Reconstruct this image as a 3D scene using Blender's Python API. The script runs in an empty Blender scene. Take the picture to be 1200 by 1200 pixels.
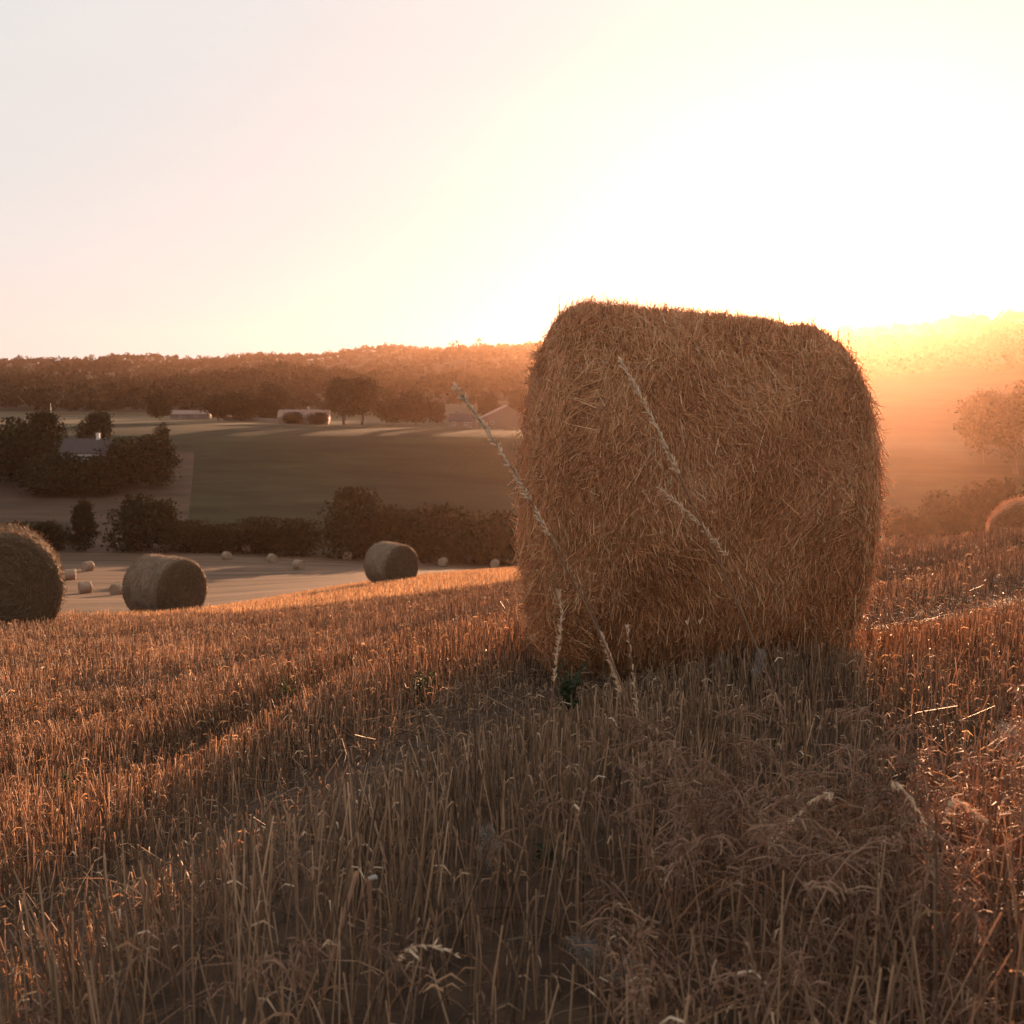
import bpy, bmesh, math, random
import numpy as np
from mathutils import Vector, Matrix, noise

random.seed(7)
rng = np.random.default_rng(11)
R = math.radians
C = bpy.context.scene
COL = C.collection

# ------------------------------------------------------------------ camera maths
F = 1300.0                       # focal length in photo pixels (photo is 1200 wide)
TH = math.atan(160.0 / F)        # downward pitch, eye level at row 440
CAMZ = 1.25
CT, ST = math.cos(TH), math.sin(TH)


def ray(px, py):
    k = (600 - py) / F
    v = np.array([(px - 600) / F, CT + k * ST, -ST + k * CT])
    return v / v[1]


def at(px, py, d):
    v = ray(px, py) * d
    return Vector((v[0], v[1], v[2] + CAMZ))


# ------------------------------------------------------------------ terrain
COLS = {
    -700: [(5, 920), (9, 812), (15.7, 755), (29.6, 742), (60, 745), (110, 722), (140, 700), (170, 675), (205, 648), (215, 640), (290, 562), (352, 512), (450, 497), (560, 490), (700, 480), (1000, 462), (1600, 445), (2600, 430), (4200, 445)],
    0: [(5, 905), (9, 800), (15.7, 742), (29.6, 728), (60, 729), (110, 711), (140, 692), (170, 668), (205, 646), (215, 638), (290, 560), (352, 509), (450, 494), (560, 487), (700, 479), (1000, 461), (1600, 444), (2600, 429), (4200, 440)],
    200: [(5, 895), (9, 792), (15.7, 740), (29.6, 722), (60, 719), (110, 706), (140, 690), (170, 668), (205, 647), (215, 638), (290, 562), (352, 508), (450, 494), (560, 488), (700, 479), (1000, 460), (1600, 442), (2600, 424), (4200, 435)],
    460: [(4.6, 830), (9, 762), (20, 710), (44, 684), (60, 680), (110, 684), (140, 676), (170, 667), (205, 656), (215, 648), (290, 566), (352, 508), (450, 499), (560, 489), (700, 472), (1000, 452), (1600, 432), (2600, 417), (4200, 430)],
    600: [(4.6, 803), (9, 742), (20, 692), (44, 671), (60, 669), (110, 676), (140, 672), (170, 668), (205, 662), (215, 655), (290, 575), (352, 510), (450, 500), (560, 482), (700, 463), (1000, 442), (1600, 420), (2600, 410), (4200, 420)],
    820: [(4.6, 798), (9, 728), (16, 680), (24, 660), (44, 662), (60, 665), (110, 673), (140, 670), (170, 666), (205, 660), (215, 652), (290, 582), (352, 516), (450, 505), (560, 479), (700, 458), (1000, 431), (1600, 406), (2600, 402), (4200, 410)],
    1050: [(4.6, 797), (9, 715), (13, 667), (17.5, 645), (26, 666), (44, 670), (60, 670), (110, 672), (140, 668), (170, 664), (205, 655), (215, 648), (290, 590), (352, 525), (450, 515), (560, 480), (700, 455), (1000, 422), (1500, 392), (2600, 396), (4200, 402)],
    1180: [(4.6, 795), (9, 703), (13, 656), (17, 636), (26, 666), (44, 670), (60, 670), (110, 672), (140, 668), (170, 664), (205, 655), (215, 648), (290, 592), (352, 528), (450, 518), (560, 480), (700, 452), (1000, 414), (1500, 384), (2600, 390), (4200, 398)],
    1900: [(4.6, 790), (9, 695), (13, 646), (17, 626), (26, 655), (44, 662), (60, 664), (110, 668), (140, 664), (170, 660), (205, 650), (215, 643), (290, 588), (352, 528), (450, 516), (560, 478), (700, 448), (1000, 408), (1500, 374), (2600, 380), (4200, 390)],
}
TCOL = np.array([(p - 600) / F * CT for p in COLS])


def slopes(x, y):
    h = np.diff(x); dl = np.diff(y) / h
    m = np.zeros_like(y)
    m[0], m[-1] = dl[0], dl[-1]
    for i in range(1, len(x) - 1):
        m[i] = (dl[i - 1] * h[i] + dl[i] * h[i - 1]) / (h[i] + h[i - 1])
        if dl[i - 1] * dl[i] < 0:
            m[i] *= 0.4
    return m


def sd(d):
    return np.log(np.maximum(d, 0) + 3.0)


PROF = []
for p, lst in COLS.items():
    ds = [0.0] + [d for d, _ in lst]
    zs = [-1.22] + [at(p, q, d).z - CAMZ for d, q in lst]
    x = sd(np.array(ds)); y = np.array(zs)
    PROF.append((x, y, slopes(x, y)))


def hermite(x, y, m, s):
    i = np.clip(np.searchsorted(x, s) - 1, 0, len(x) - 2)
    h = x[i + 1] - x[i]; t = np.clip((s - x[i]) / h, 0, 1)
    t2 = t * t; t3 = t2 * t
    return (2 * t3 - 3 * t2 + 1) * y[i] + (t3 - 2 * t2 + t) * h * m[i] + (-2 * t3 + 3 * t2) * y[i + 1] + (t3 - t2) * h * m[i + 1]


def ground(x, y):
    """Height of the land; x, y arrays."""
    x = np.asarray(x, float); y = np.asarray(y, float)
    sh = np.broadcast(x, y).shape
    x = np.broadcast_to(x, sh).ravel(); y = np.broadcast_to(y, sh).ravel()
    d = np.maximum(y, 0)
    t = np.clip(x / np.maximum(y, 4.5), TCOL[0], TCOL[-1])
    s = sd(d)
    Z = np.stack([hermite(a, b, m, s) for a, b, m in PROF])      # J x n
    M = np.zeros_like(Z)
    dl = np.diff(Z, axis=0) / np.diff(TCOL)[:, None]
    M[1:-1] = 0.5 * (dl[1:] + dl[:-1])
    i = np.clip(np.searchsorted(TCOL, t) - 1, 0, len(TCOL) - 2)
    n = np.arange(len(t))
    h = TCOL[i + 1] - TCOL[i]; q = (t - TCOL[i]) / h
    q2 = q * q; q3 = q2 * q
    z = (2 * q3 - 3 * q2 + 1) * Z[i, n] + (q3 - 2 * q2 + q) * h * M[i, n] + (-2 * q3 + 3 * q2) * Z[i + 1, n] + (q3 - q2) * h * M[i + 1, n]
    # small real undulation
    z = z + 0.02 * np.sin(x * 1.9 + 0.7 * y) * np.sin(y * 1.3 - 0.6 * x) * np.clip(y / 6, 0, 1)
    z = z + np.clip((d - 600) / 600, 0, 1) * (6 * np.sin(x / 97 + 1.3) * np.sin(d / 210) + 4 * np.sin(x / 41 + d / 160))
    return (z + CAMZ).reshape(sh)


def gz(x, y):
    return float(ground(np.array([x]), np.array([y]))[0])


def gat(px, d, py=560):
    """Point on the land in column px at distance d."""
    x = ray(px, py)[0] * d
    return Vector((x, d, gz(x, d)))


def hit(px, py, d0):
    """First point beyond d0 where the line of sight through a pixel meets the land."""
    v = ray(px, py)
    d = d0 * np.exp(np.linspace(0, math.log(3200 / d0), 3000))
    under = ground(v[0] * d, d) >= v[2] * d + CAMZ
    i = int(np.argmax(under))
    return Vector((v[0] * d[i], d[i], gz(v[0] * d[i], d[i])))


# ------------------------------------------------------------------ mesh helpers
def make_mesh(name, V, Q, mat, tone=None, smooth=False, mats=None, midx=None):
    """V (n,3), Q (m,k) index array."""
    V = np.ascontiguousarray(V, np.float32); Q = np.ascontiguousarray(Q, np.int32)
    me = bpy.data.meshes.new(name)
    m, k = Q.shape
    me.vertices.add(len(V)); me.vertices.foreach_set('co', V.ravel())
    me.loops.add(m * k); me.loops.foreach_set('vertex_index', Q.ravel())
    me.polygons.add(m)
    me.polygons.foreach_set('loop_start', np.arange(0, m * k, k, dtype=np.int32))
    me.polygons.foreach_set('loop_total', np.full(m, k, np.int32))
    if smooth:
        me.polygons.foreach_set('use_smooth', np.ones(m, bool))
    for mm in (mats or [mat]):
        me.materials.append(mm)
    if midx is not None:
        me.polygons.foreach_set('material_index', np.ascontiguousarray(midx, np.int32))
    if tone is not None:
        a = me.attributes.new('tone', 'FLOAT', 'POINT')
        a.data.foreach_set('value', np.ascontiguousarray(tone, np.float32))
    me.update(calc_edges=True)
    return me


def link(name, me, parent=None):
    o = bpy.data.objects.new(name, me)
    COL.objects.link(o)
    if parent is not None:
        o.parent = parent
    return o


def tag(o, label=None, cat=None, group=None, kind=None):
    if label: o['label'] = label
    if cat: o['category'] = cat
    if group: o['group'] = group
    if kind: o['kind'] = kind
    return o


def empty(name, loc, label, cat, group=None, rz=0.0):
    o = bpy.data.objects.new(name, None)
    o.empty_display_size = 0.3
    COL.objects.link(o)
    o.location = loc; o.rotation_euler = (0, 0, rz)
    return tag(o, label, cat, group)


def nrm(a):
    return a / np.maximum(np.linalg.norm(a, axis=-1, keepdims=True), 1e-9)


def tubes(P, rad, sides=3, tone=None):
    """P (n,k,3) paths, rad (n,k). Returns V, Q, tone per vertex."""
    n, k, _ = P.shape
    T = nrm(P[:, -1] - P[:, 0])
    ref = nrm(rng.normal(size=(n, 3)))
    A = nrm(np.cross(T, ref)); B = np.cross(T, A)
    ang = np.arange(sides) * 2 * math.pi / sides
    off = A[:, None, None, :] * np.cos(ang)[None, None, :, None] + B[:, None, None, :] * np.sin(ang)[None, None, :, None]
    V = P[:, :, None, :] + off * rad[:, :, None, None]
    idx = np.arange(n * k * sides).reshape(n, k, sides)
    a = idx[:, :-1]; b = np.roll(a, -1, 2); d = idx[:, 1:]; c = np.roll(d, -1, 2)
    Q = np.stack([a, b, c, d], -1).reshape(-1, 4)
    tn = np.repeat(tone if tone is not None else rng.random(n), k * sides)
    return V.reshape(-1, 3), Q, tn


def ribbons(P, wid, tone=None, up=False):
    """Flat blades: P (n,k,3), wid (n,k)."""
    n, k, _ = P.shape
    T = nrm(P[:, -1] - P[:, 0])
    S = nrm(np.cross(T, nrm(rng.normal(size=(n, 3)))))
    V = np.stack([P - S[:, None] * wid[..., None] * .5, P + S[:, None] * wid[..., None] * .5], 2)
    idx = np.arange(n * k * 2).reshape(n, k, 2)
    Q = np.stack([idx[:, :-1, 0], idx[:, :-1, 1], idx[:, 1:, 1], idx[:, 1:, 0]], -1).reshape(-1, 4)
    tn = np.repeat(tone if tone is not None else rng.random(n), k * 2)
    return V.reshape(-1, 3), Q, tn


def leaves(P, size, tone=None, flat=0.0):
    """Leaf-shaped quads (diamonds) at P (n,3)."""
    n = len(P)
    u = nrm(rng.normal(size=(n, 3)) * np.array([1, 1, 1 - flat])); w = nrm(np.cross(u, rng.normal(size=(n, 3))))
    s = size[:, None] if np.ndim(size) else size
    V = np.stack([P - u * s * .6, P + w * s * .38, P + u * s * .6, P - w * s * .38], 1)
    Q = np.arange(n * 4).reshape(n, 4)
    tn = np.repeat(tone if tone is not None else rng.random(n), 4)
    return V.reshape(-1, 3), Q, tn


def merge(parts):
    V, Q, T, o = [], [], [], 0
    for v, q, t in parts:
        V.append(v); Q.append(q + o); T.append(t); o += len(v)
    return np.concatenate(V), np.concatenate(Q), np.concatenate(T)


# ------------------------------------------------------------------ materials
def new_mat(name):
    m = bpy.data.materials.new(name); m.use_nodes = True
    nt = m.node_tree; nt.nodes.clear()
    out = nt.nodes.new('ShaderNodeOutputMaterial')
    return m, nt, out


def ramp(nt, stops, fac=None):
    r = nt.nodes.new('ShaderNodeValToRGB')
    el = r.color_ramp.elements
    el[0].position, el[0].color = stops[0][0], (*stops[0][1], 1)
    el[1].position, el[1].color = stops[-1][0], (*stops[-1][1], 1)
    for p, c in stops[1:-1]:
        e = el.new(p); e.color = (*c, 1)
    if fac is not None:
        nt.links.new(fac, r.inputs[0])
    return r.outputs[0]


def fibre_mat(name, stops, transl=0.35, warm=(1.0, 0.72, 0.42), spec=0.2, rough=0.55):
    """Straw, grass or leaf: diffuse with some light passing through, colour from the 'tone' of each fibre."""
    m, nt, out = new_mat(name)
    at_ = nt.nodes.new('ShaderNodeAttribute'); at_.attribute_name = 'tone'
    col = ramp(nt, stops, at_.outputs['Fac'])
    p = nt.nodes.new('ShaderNodeBsdfPrincipled')
    p.inputs['Roughness'].default_value = rough
    p.inputs['Specular IOR Level'].default_value = spec
    nt.links.new(col, p.inputs['Base Color'])
    if transl > 0:
        mul = nt.nodes.new('ShaderNodeMix'); mul.data_type = 'RGBA'; mul.blend_type = 'MULTIPLY'
        mul.inputs[0].default_value = 1
        nt.links.new(col, mul.inputs[6]); mul.inputs[7].default_value = (*warm, 1)
        t = nt.nodes.new('ShaderNodeBsdfTranslucent'); nt.links.new(mul.outputs[2], t.inputs['Color'])
        mx = nt.nodes.new('ShaderNodeMixShader'); mx.inputs[0].default_value = transl
        nt.links.new(p.outputs[0], mx.inputs[1]); nt.links.new(t.outputs[0], mx.inputs[2])
        nt.links.new(mx.outputs[0], out.inputs[0])
    else:
        nt.links.new(p.outputs[0], out.inputs[0])
    return m


def ground_mat(name, stops, scale, stretch=None, rot=0.0, bump=0.3, bscale=30, stops2=None, scale2=0.1):
    m, nt, out = new_mat(name)
    g = nt.nodes.new('ShaderNodeNewGeometry')
    mp = nt.nodes.new('ShaderNodeMapping'); mp.inputs['Rotation'].default_value = (0, 0, rot)
    mp.inputs['Scale'].default_value = stretch or (1, 1, 1)
    nt.links.new(g.outputs['Position'], mp.inputs['Vector'])
    n1 = nt.nodes.new('ShaderNodeTexNoise'); n1.inputs['Scale'].default_value = scale
    n1.inputs['Detail'].default_value = 8; n1.inputs['Roughness'].default_value = .65
    nt.links.new(mp.outputs[0], n1.inputs['Vector'])
    col = ramp(nt, stops, n1.outputs['Fac'])
    if stops2:
        n2 = nt.nodes.new('ShaderNodeTexNoise'); n2.inputs['Scale'].default_value = scale2
        n2.inputs['Detail'].default_value = 5
        nt.links.new(g.outputs['Position'], n2.inputs['Vector'])
        c2 = ramp(nt, stops2, n2.outputs['Fac'])
        mx = nt.nodes.new('ShaderNodeMix'); mx.data_type = 'RGBA'; mx.blend_type = 'MULTIPLY'; mx.inputs[0].default_value = 1
        nt.links.new(col, mx.inputs[6]); nt.links.new(c2, mx.inputs[7]); col = mx.outputs[2]
    p = nt.nodes.new('ShaderNodeBsdfPrincipled'); p.inputs['Roughness'].default_value = .9
    p.inputs['Specular IOR Level'].default_value = .1
    nt.links.new(col, p.inputs['Base Color'])
    if bump:
        n3 = nt.nodes.new('ShaderNodeTexNoise'); n3.inputs['Scale'].default_value = bscale; n3.inputs['Detail'].default_value = 6
        nt.links.new(g.outputs['Position'], n3.inputs['Vector'])
        b = nt.nodes.new('ShaderNodeBump'); b.inputs['Strength'].default_value = bump; b.inputs['Distance'].default_value = .6 / bscale
        nt.links.new(n3.outputs['Fac'], b.inputs['Height']); nt.links.new(b.outputs[0], p.inputs['Normal'])
    nt.links.new(p.outputs[0], out.inputs[0])
    return m


def plain_mat(name, col, var=.25, scale=3.0, rough=.8):
    lo = tuple(c * (1 - var) for c in col); hi = tuple(min(1, c * (1 + var)) for c in col)
    m, nt, out = new_mat(name)
    tc = nt.nodes.new('ShaderNodeTexCoord')
    n = nt.nodes.new('ShaderNodeTexNoise'); n.inputs['Scale'].default_value = scale; n.inputs['Detail'].default_value = 6
    nt.links.new(tc.outputs['Object'], n.inputs['Vector'])
    p = nt.nodes.new('ShaderNodeBsdfPrincipled'); p.inputs['Roughness'].default_value = rough
    nt.links.new(ramp(nt, [(.3, lo), (.7, hi)], n.outputs['Fac']), p.inputs['Base Color'])
    nt.links.new(p.outputs[0], out.inputs[0])
    return m


M = {}
M['stubble'] = fibre_mat('stubble_straw', [(0, (.09, .06, .042)), (.45, (.35, .225, .14)), (.8, (.60, .41, .265)), (1, (.82, .63, .45))], .42, (1, .8, .58))
M['litter'] = fibre_mat('litter_straw', [(0, (.08, .05, .032)), (.6, (.2, .12, .072)), (1, (.42, .28, .17))], .3)
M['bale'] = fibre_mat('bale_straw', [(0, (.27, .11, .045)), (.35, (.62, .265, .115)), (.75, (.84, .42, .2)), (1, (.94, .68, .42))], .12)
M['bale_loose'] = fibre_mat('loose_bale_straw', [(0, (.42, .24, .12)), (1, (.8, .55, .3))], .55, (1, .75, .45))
M['bale_dark'] = fibre_mat('straw_painted_shade', [(0, (.10, .06, .035)), (.5, (.22, .14, .08)), (1, (.40, .27, .16))], .25)  # darker copy of the straw; shade on bale faces painted into the colour
M['bale_pale'] = fibre_mat('pale_straw', [(0, (.2, .14, .1)), (.5, (.40, .29, .2)), (1, (.58, .45, .33))], .3)  # pale straw of far bales; paints sky light on the crest bales' sides
M['grass'] = fibre_mat('dry_grass', [(0, (.15, .085, .055)), (.5, (.36, .21, .135)), (1, (.58, .4, .28))], .45)
M['seed'] = fibre_mat('seed_head', [(0, (.72, .56, .39)), (1, (.94, .82, .62))], .5)
M['fluff'] = fibre_mat('thistle_fluff', [(0, (.25, .21, .19)), (1, (.55, .5, .45))], .5, (1, .9, .8))
M['weed'] = fibre_mat('weed_leaf', [(0, (.03, .036, .018)), (1, (.085, .09, .045))], .35, (1, .95, .5))
M['leaf_dark'] = fibre_mat('dark_foliage', [(0, (.008, .011, .008)), (.6, (.02, .025, .014)), (1, (.04, .044, .02))], .08, (1, .9, .5), .02, .9)
M['leaf_mid'] = fibre_mat('oak_foliage', [(0, (.014, .015, .009)), (.6, (.03, .03, .016)), (1, (.055, .05, .026))], .1, (1, .9, .5), .02, .9)
M['wood_leaf'] = fibre_mat('woodland_foliage', [(0, (.014, .013, .009)), (.6, (.032, .028, .016)), (1, (.055, .045, .025))], .04, (1, .9, .5), .02, .9)
M['bark'] = plain_mat('bark', (.07, .05, .035), .4, 6)
M['soil'] = ground_mat('stubble_soil', [(.3, (.035, .022, .016)), (.7, (.09, .055, .035))], 9, bump=.6, bscale=40)
M['far_stubble'] = ground_mat('far_stubble', [(.38, (.07, .045, .03)), (.62, (.17, .11, .072))], .22, stretch=(.10, 1.6, 1), rot=R(-3), bump=.5, bscale=4,
                              stops2=[(.3, (.75, .75, .75)), (.7, (1, 1, 1))], scale2=.03)
M['brown_field'] = ground_mat('ploughed_field', [(.36, (.042, .028, .02)), (.64, (.085, .054, .038))], .12, stretch=(.3, 1.5, 1), bump=.4, bscale=2)
M['green_field'] = ground_mat('pasture', [(.36, (.011, .015, .006)), (.64, (.036, .038, .015))], .09, stretch=(.3, 1.2, 1), bump=.6, bscale=1.5,
                              stops2=[(.35, (.65, .7, .7)), (.65, (1, 1, 1))], scale2=.02)
M['strip_field'] = ground_mat('dry_pasture', [(.36, (.06, .05, .026)), (.64, (.12, .09, .05))], .05, stretch=(.3, 1, 1), bump=.3, bscale=1)
M['hill'] = ground_mat('hill_floor', [(.3, (.025, .02, .012)), (.7, (.05, .037, .02))], .02, bump=.5, bscale=.4)
M['plaster'] = plain_mat('white_plaster', (.5, .45, .41), .12, 1.5)
M['stone'] = plain_mat('pale_stone', (.17, .13, .105), .25, 2)
M['slate'] = plain_mat('dark_slate', (.035, .027, .027), .25, 2)
M['tile'] = plain_mat('clay_tile', (.22, .14, .115), .25, 2)
M['glass'] = plain_mat('dark_window', (.03, .03, .035), .1, 2, .2)
M['timber'] = plain_mat('weathered_timber', (.16, .11, .08), .3, 3)
M['white_paint'] = plain_mat('white_paint', (.7, .68, .64), .08, 3, .5)

# ------------------------------------------------------------------ the land
ys = np.concatenate([np.array([-40, -25, -15, -8, -4, -2, -1, 0]), np.exp(np.linspace(math.log(.35), math.log(4200), 520))])
us = np.linspace(-1, 1, 241)
us = np.sign(us) * np.abs(us) ** 1.15
YY = np.repeat(ys[:, None], len(us), 1)
XX = us[None, :] * (30 + .95 * np.maximum(ys, 0))[:, None]
ZZ = ground(XX, YY)


def land(name, j0, j1, mats, chooser=None):
    V = np.stack([XX[j0:j1 + 1], YY[j0:j1 + 1], ZZ[j0:j1 + 1]], -1)
    a, b, _ = V.shape
    idx = np.arange(a * b).reshape(a, b)
    Q = np.stack([idx[:-1, :-1], idx[:-1, 1:], idx[1:, 1:], idx[1:, :-1]], -1).reshape(-1, 4)
    midx = None
    if chooser:
        c = .25 * (V[:-1, :-1] + V[:-1, 1:] + V[1:, 1:] + V[1:, :-1]).reshape(-1, 3)
        midx = chooser(c)
    o = link(name, make_mesh(name, V.reshape(-1, 3), Q, None, smooth=True, mats=mats, midx=midx))
    return tag(o, kind='structure')


j1 = int(np.searchsorted(ys, 66)); j2 = int(np.searchsorted(ys, 208)); j3 = int(np.searchsorted(ys, 640))
land('stubble_field', 0, j1, [M['soil']])
land('far_stubble_field', j1, j2, [M['far_stubble']])


def valley(c):
    t = c[:, 0] / c[:, 1]; d = c[:, 1]
    k = np.full(len(c), 1)                                  # pasture
    u = c[:, 0] / (30 + .95 * d)
    k[(u < -.272) & (d < 320)] = 0                          # bare brown field on the left
    k[d > 425] = 2
    k[(d > 300) & (t > .3)] = 1
    return k


land('valley_fields', j2, j3, [M['brown_field'], M['green_field'], M['strip_field']], valley)
land('hills', j3, len(ys) - 1, [M['hill']])

# ------------------------------------------------------------------ stubble
RD = np.array([.66, .75]); RD /= np.linalg.norm(RD)         # direction of the drill rows
RN = np.array([-RD[1], RD[0]])


def rough(x, y, s, seed=0.0):
    """cheap smooth 2-D noise, about -1..1"""
    return (np.sin(x * s + 1.3 + seed) * np.cos(y * s * 1.13 - .7 + seed * 2) + .6 * np.sin((x + y) * s * 1.9 + 2.1 + seed) * np.sin((x - y) * s * 2.3 + seed)
            + .4 * np.sin(x * s * 4.1 + y * s * 2.2 + seed * 3)) / 1.6


def scatter(y0, y1, dens, rowgap=None):
    n = int(dens * (.62 * (y1 ** 2 - y0 ** 2) + 5 * (y1 - y0)))
    y = rng.uniform(0, 1, n * 2)
    y = y0 + (y1 - y0) * np.sqrt(y) if y0 < 1 else np.sqrt(y0 ** 2 + y * (y1 ** 2 - y0 ** 2))
    y = y[:n]
    x = rng.uniform(-1, 1, n) * (.62 * y + 2.5)
    if rowgap:
        p = np.stack([x, y], 1)
        u = p @ RN; v = p @ RD
        u = np.round(u / rowgap) * rowgap + rng.normal(0, .016, n)
        v = np.round(v / .05) * .05 + rng.normal(0, .012, n)
        p = u[:, None] * RN + v[:, None] * RD
        x, y = p[:, 0], p[:, 1]
    keep = y > .75
    return x[keep], y[keep]


BALE_SPOT = []          # (x, y, radius) where no stubble stands


def stubble(y0, y1, dens, rowgap, k, sides, rad, hmean):
    x, y = scatter(y0, y1, dens, rowgap)
    u = x * RN[0] + y * RN[1]
    band = np.sin(u * 2 * math.pi / 1.55 + .6 * rough(x, y, .35)) + .7 * np.sin(u * 2 * math.pi / 4.3 + 1.0)
    h = hmean * (1 + .46 * np.clip(band, -1.4, 1) + .16 * rough(x, y, 1.1)) + rng.normal(0, .022, len(x))
    keep = (band + rng.normal(0, .3, len(x)) > -1.8) & (rough(x, y, .8, 4) + rng.normal(0, .4, len(x)) > -1.35)
    for bx, by, br in BALE_SPOT:
        keep &= (x - bx) ** 2 + (y - by) ** 2 > br ** 2
    x, y, h = x[keep], y[keep], np.clip(h[keep], .04, .42)
    h = h * (1 + .95 * np.clip((3.4 - y) / 1.8, 0, 1) * rng.uniform(.3, 1.1, len(y)))
    n = len(x)
    z = ground(x, y)
    lean = rng.normal(0, .13, (n, 2)) + rough(x, y, 1.7, 9)[:, None] * .12 * RD
    broke = rng.random(n) < .07
    lean[broke] = rng.normal(0, .55, (broke.sum(), 2)); h[broke] = np.minimum(h[broke], .12)
    s = np.linspace(0, 1, k)
    P = np.zeros((n, k, 3))
    bend = rng.normal(0, .05, (n, 2))
    for i, a in enumerate(s):
        P[:, i, :2] = np.stack([x, y], 1) + (lean * a + bend * a * a) * h[:, None]
        P[:, i, 2] = z - .01 + a * h
    r = np.repeat((rad * rng.uniform(.7, 1.35, n))[:, None], k, 1) * np.linspace(1.1, .9, k)[None]
    tone = np.clip(rng.beta(2.0, 2.4, n) + .1 * rough(x, y, .9, 2), 0, 1)
    part = [tubes(P, r, sides, tone)] if sides > 2 else [ribbons(P, r * 2, tone)]
    # ragged sheath leaves hanging from some stalks
    m = rng.random(n) < (.35 if y1 < 20 else .2)
    Pm = P[m]; hm = h[m]; c = len(Pm)
    if c:
        a = rng.uniform(.35, .95, c)
        base = Pm[:, 0] + (Pm[:, -1] - Pm[:, 0]) * a[:, None]
        ang = rng.uniform(0, 2 * math.pi, c)
        L = rng.uniform(.02, .06, c) * (1 if y1 < 20 else 1.5)
        dirh = np.stack([np.cos(ang), np.sin(ang), np.zeros(c)], 1)
        B = np.stack([base, base + dirh * (L * .5)[:, None] + np.array([0, 0, .12]) * L[:, None], base + dirh * L[:, None] + np.array([0, 0, -.35]) * L[:, None]], 1)
        w = np.repeat((rad * rng.uniform(1.6, 3.2, c))[:, None], 3, 1) * np.array([1, .9, .15])
        part.append(ribbons(B, w, np.clip(rng.beta(2, 2, c) + .1, 0, 1)))
    return merge(part)


def litter(y0, y1, dens, rad):
    x, y = scatter(y0, y1, dens)
    n = len(x)
    for bx, by, br in BALE_SPOT:
        keep = (x - bx) ** 2 + (y - by) ** 2 > br ** 2
        x, y = x[keep], y[keep]
    n = len(x)
    z = ground(x, y) + rng.uniform(.004, .05, n) * np.where(rng.random(n) < .35, 2.2, 1)
    ang = rng.uniform(0, 2 * math.pi, n); L = rng.uniform(.06, .28, n)
    dv = np.stack([np.cos(ang), np.sin(ang), rng.normal(0, .22, n)], 1) * L[:, None] * .5
    c = np.stack([x, y, z], 1)
    mid = c + rng.normal(0, .012, (n, 3))
    P = np.stack([c - dv, mid, c + dv], 1)
    return tubes(P, np.repeat((rad * rng.uniform(.7, 1.4, n))[:, None], 3, 1), 3, rng.beta(2, 2, n))


# ------------------------------------------------------------------ bales
def profile(x, w, Rb, rc):
    """radius of the bale barrel at axial place x (|x| <= w)"""
    a = np.abs(x) - (w - rc)
    r = np.where(a > 0, Rb - rc + np.sqrt(np.maximum(rc * rc - np.minimum(a, rc) ** 2, 0)), Rb)
    return r


def lumps(x, t, amp, seed):
    a, b, c = x * 3 + seed * 5.3, np.cos(t) * 2.4, np.sin(t) * 2.4
    n = np.sin(a * 1.1 + b * .9 + 1) * np.cos(c * 1.3 - a * .4) + .6 * np.sin(a * 2.3 - c * 2.1 + seed) * np.cos(b * 2.7 + a) + .4 * np.sin(b * 5.1 + a * 1.7) * np.sin(c * 4.7 - a * 3.1)
    ring = .018 * np.exp(-((x - .40) / .035) ** 2) + .012 * np.exp(-((x + .18) / .05) ** 2) * (.5 + .5 * np.sin(t * 3))
    return amp * (n * .62 - .15) - ring * (amp > .03)


def bale_body(w, Rb, rc, dome, nu, nv, amp, seed, taper=0.0):
    """closed barrel along local X resting on z=0"""
    prof = []
    for q in np.linspace(0, 1, 9)[:-1]:
        prof.append((-w - dome * math.sqrt(max(0, 1 - q * q)) , (Rb - rc) * q))
    for x in np.linspace(-w, w, nv):
        prof.append((x, float(profile(np.array([x]), w, Rb, rc)[0])))
    for q in np.linspace(1, 0, 9)[1:]:
        prof.append((w + dome * math.sqrt(max(0, 1 - q * q)), (Rb - rc) * q))
    prof = np.array(prof)
    th = np.linspace(0, 2 * math.pi, nu, endpoint=False)
    V = np.zeros((len(prof), nu, 3))
    for i, (x, r) in enumerate(prof):
        for j, t in enumerate(th):
            dsp = float(lumps(np.clip(x, -w, w), t, amp, seed)) - .012
            rr = r + dsp * min(1, r / (Rb * .5)) - taper * (x + w) * r / Rb
            V[i, j] = (x + dsp * .4 * (abs(x) > w), math.cos(t) * rr, math.sin(t) * rr)
    z = V[..., 2]
    fl = -Rb * .93                                   # the weight flattens the bottom
    V[..., 2] = np.where(z < fl, fl + (z - fl) * .12, z) + Rb * .945
    idx = np.arange(len(prof) * nu).reshape(len(prof), nu)
    a = idx[:-1]; b = np.roll(a, -1, 1); d = idx[1:]; c = np.roll(d, -1, 1)
    Q = np.stack([a, b, c, d], -1).reshape(-1, 4)
    tone = np.repeat(.25 + .3 * rng.random(len(prof))[:, None], nu, 1) + .2 * rng.random((len(prof), nu))
    return V.reshape(-1, 3), Q, tone.ravel()


def fl_z(Z, Rb):
    fl = -Rb * .93
    return np.where(Z < fl, fl + (Z - fl) * .12, Z) + Rb * .945


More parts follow.
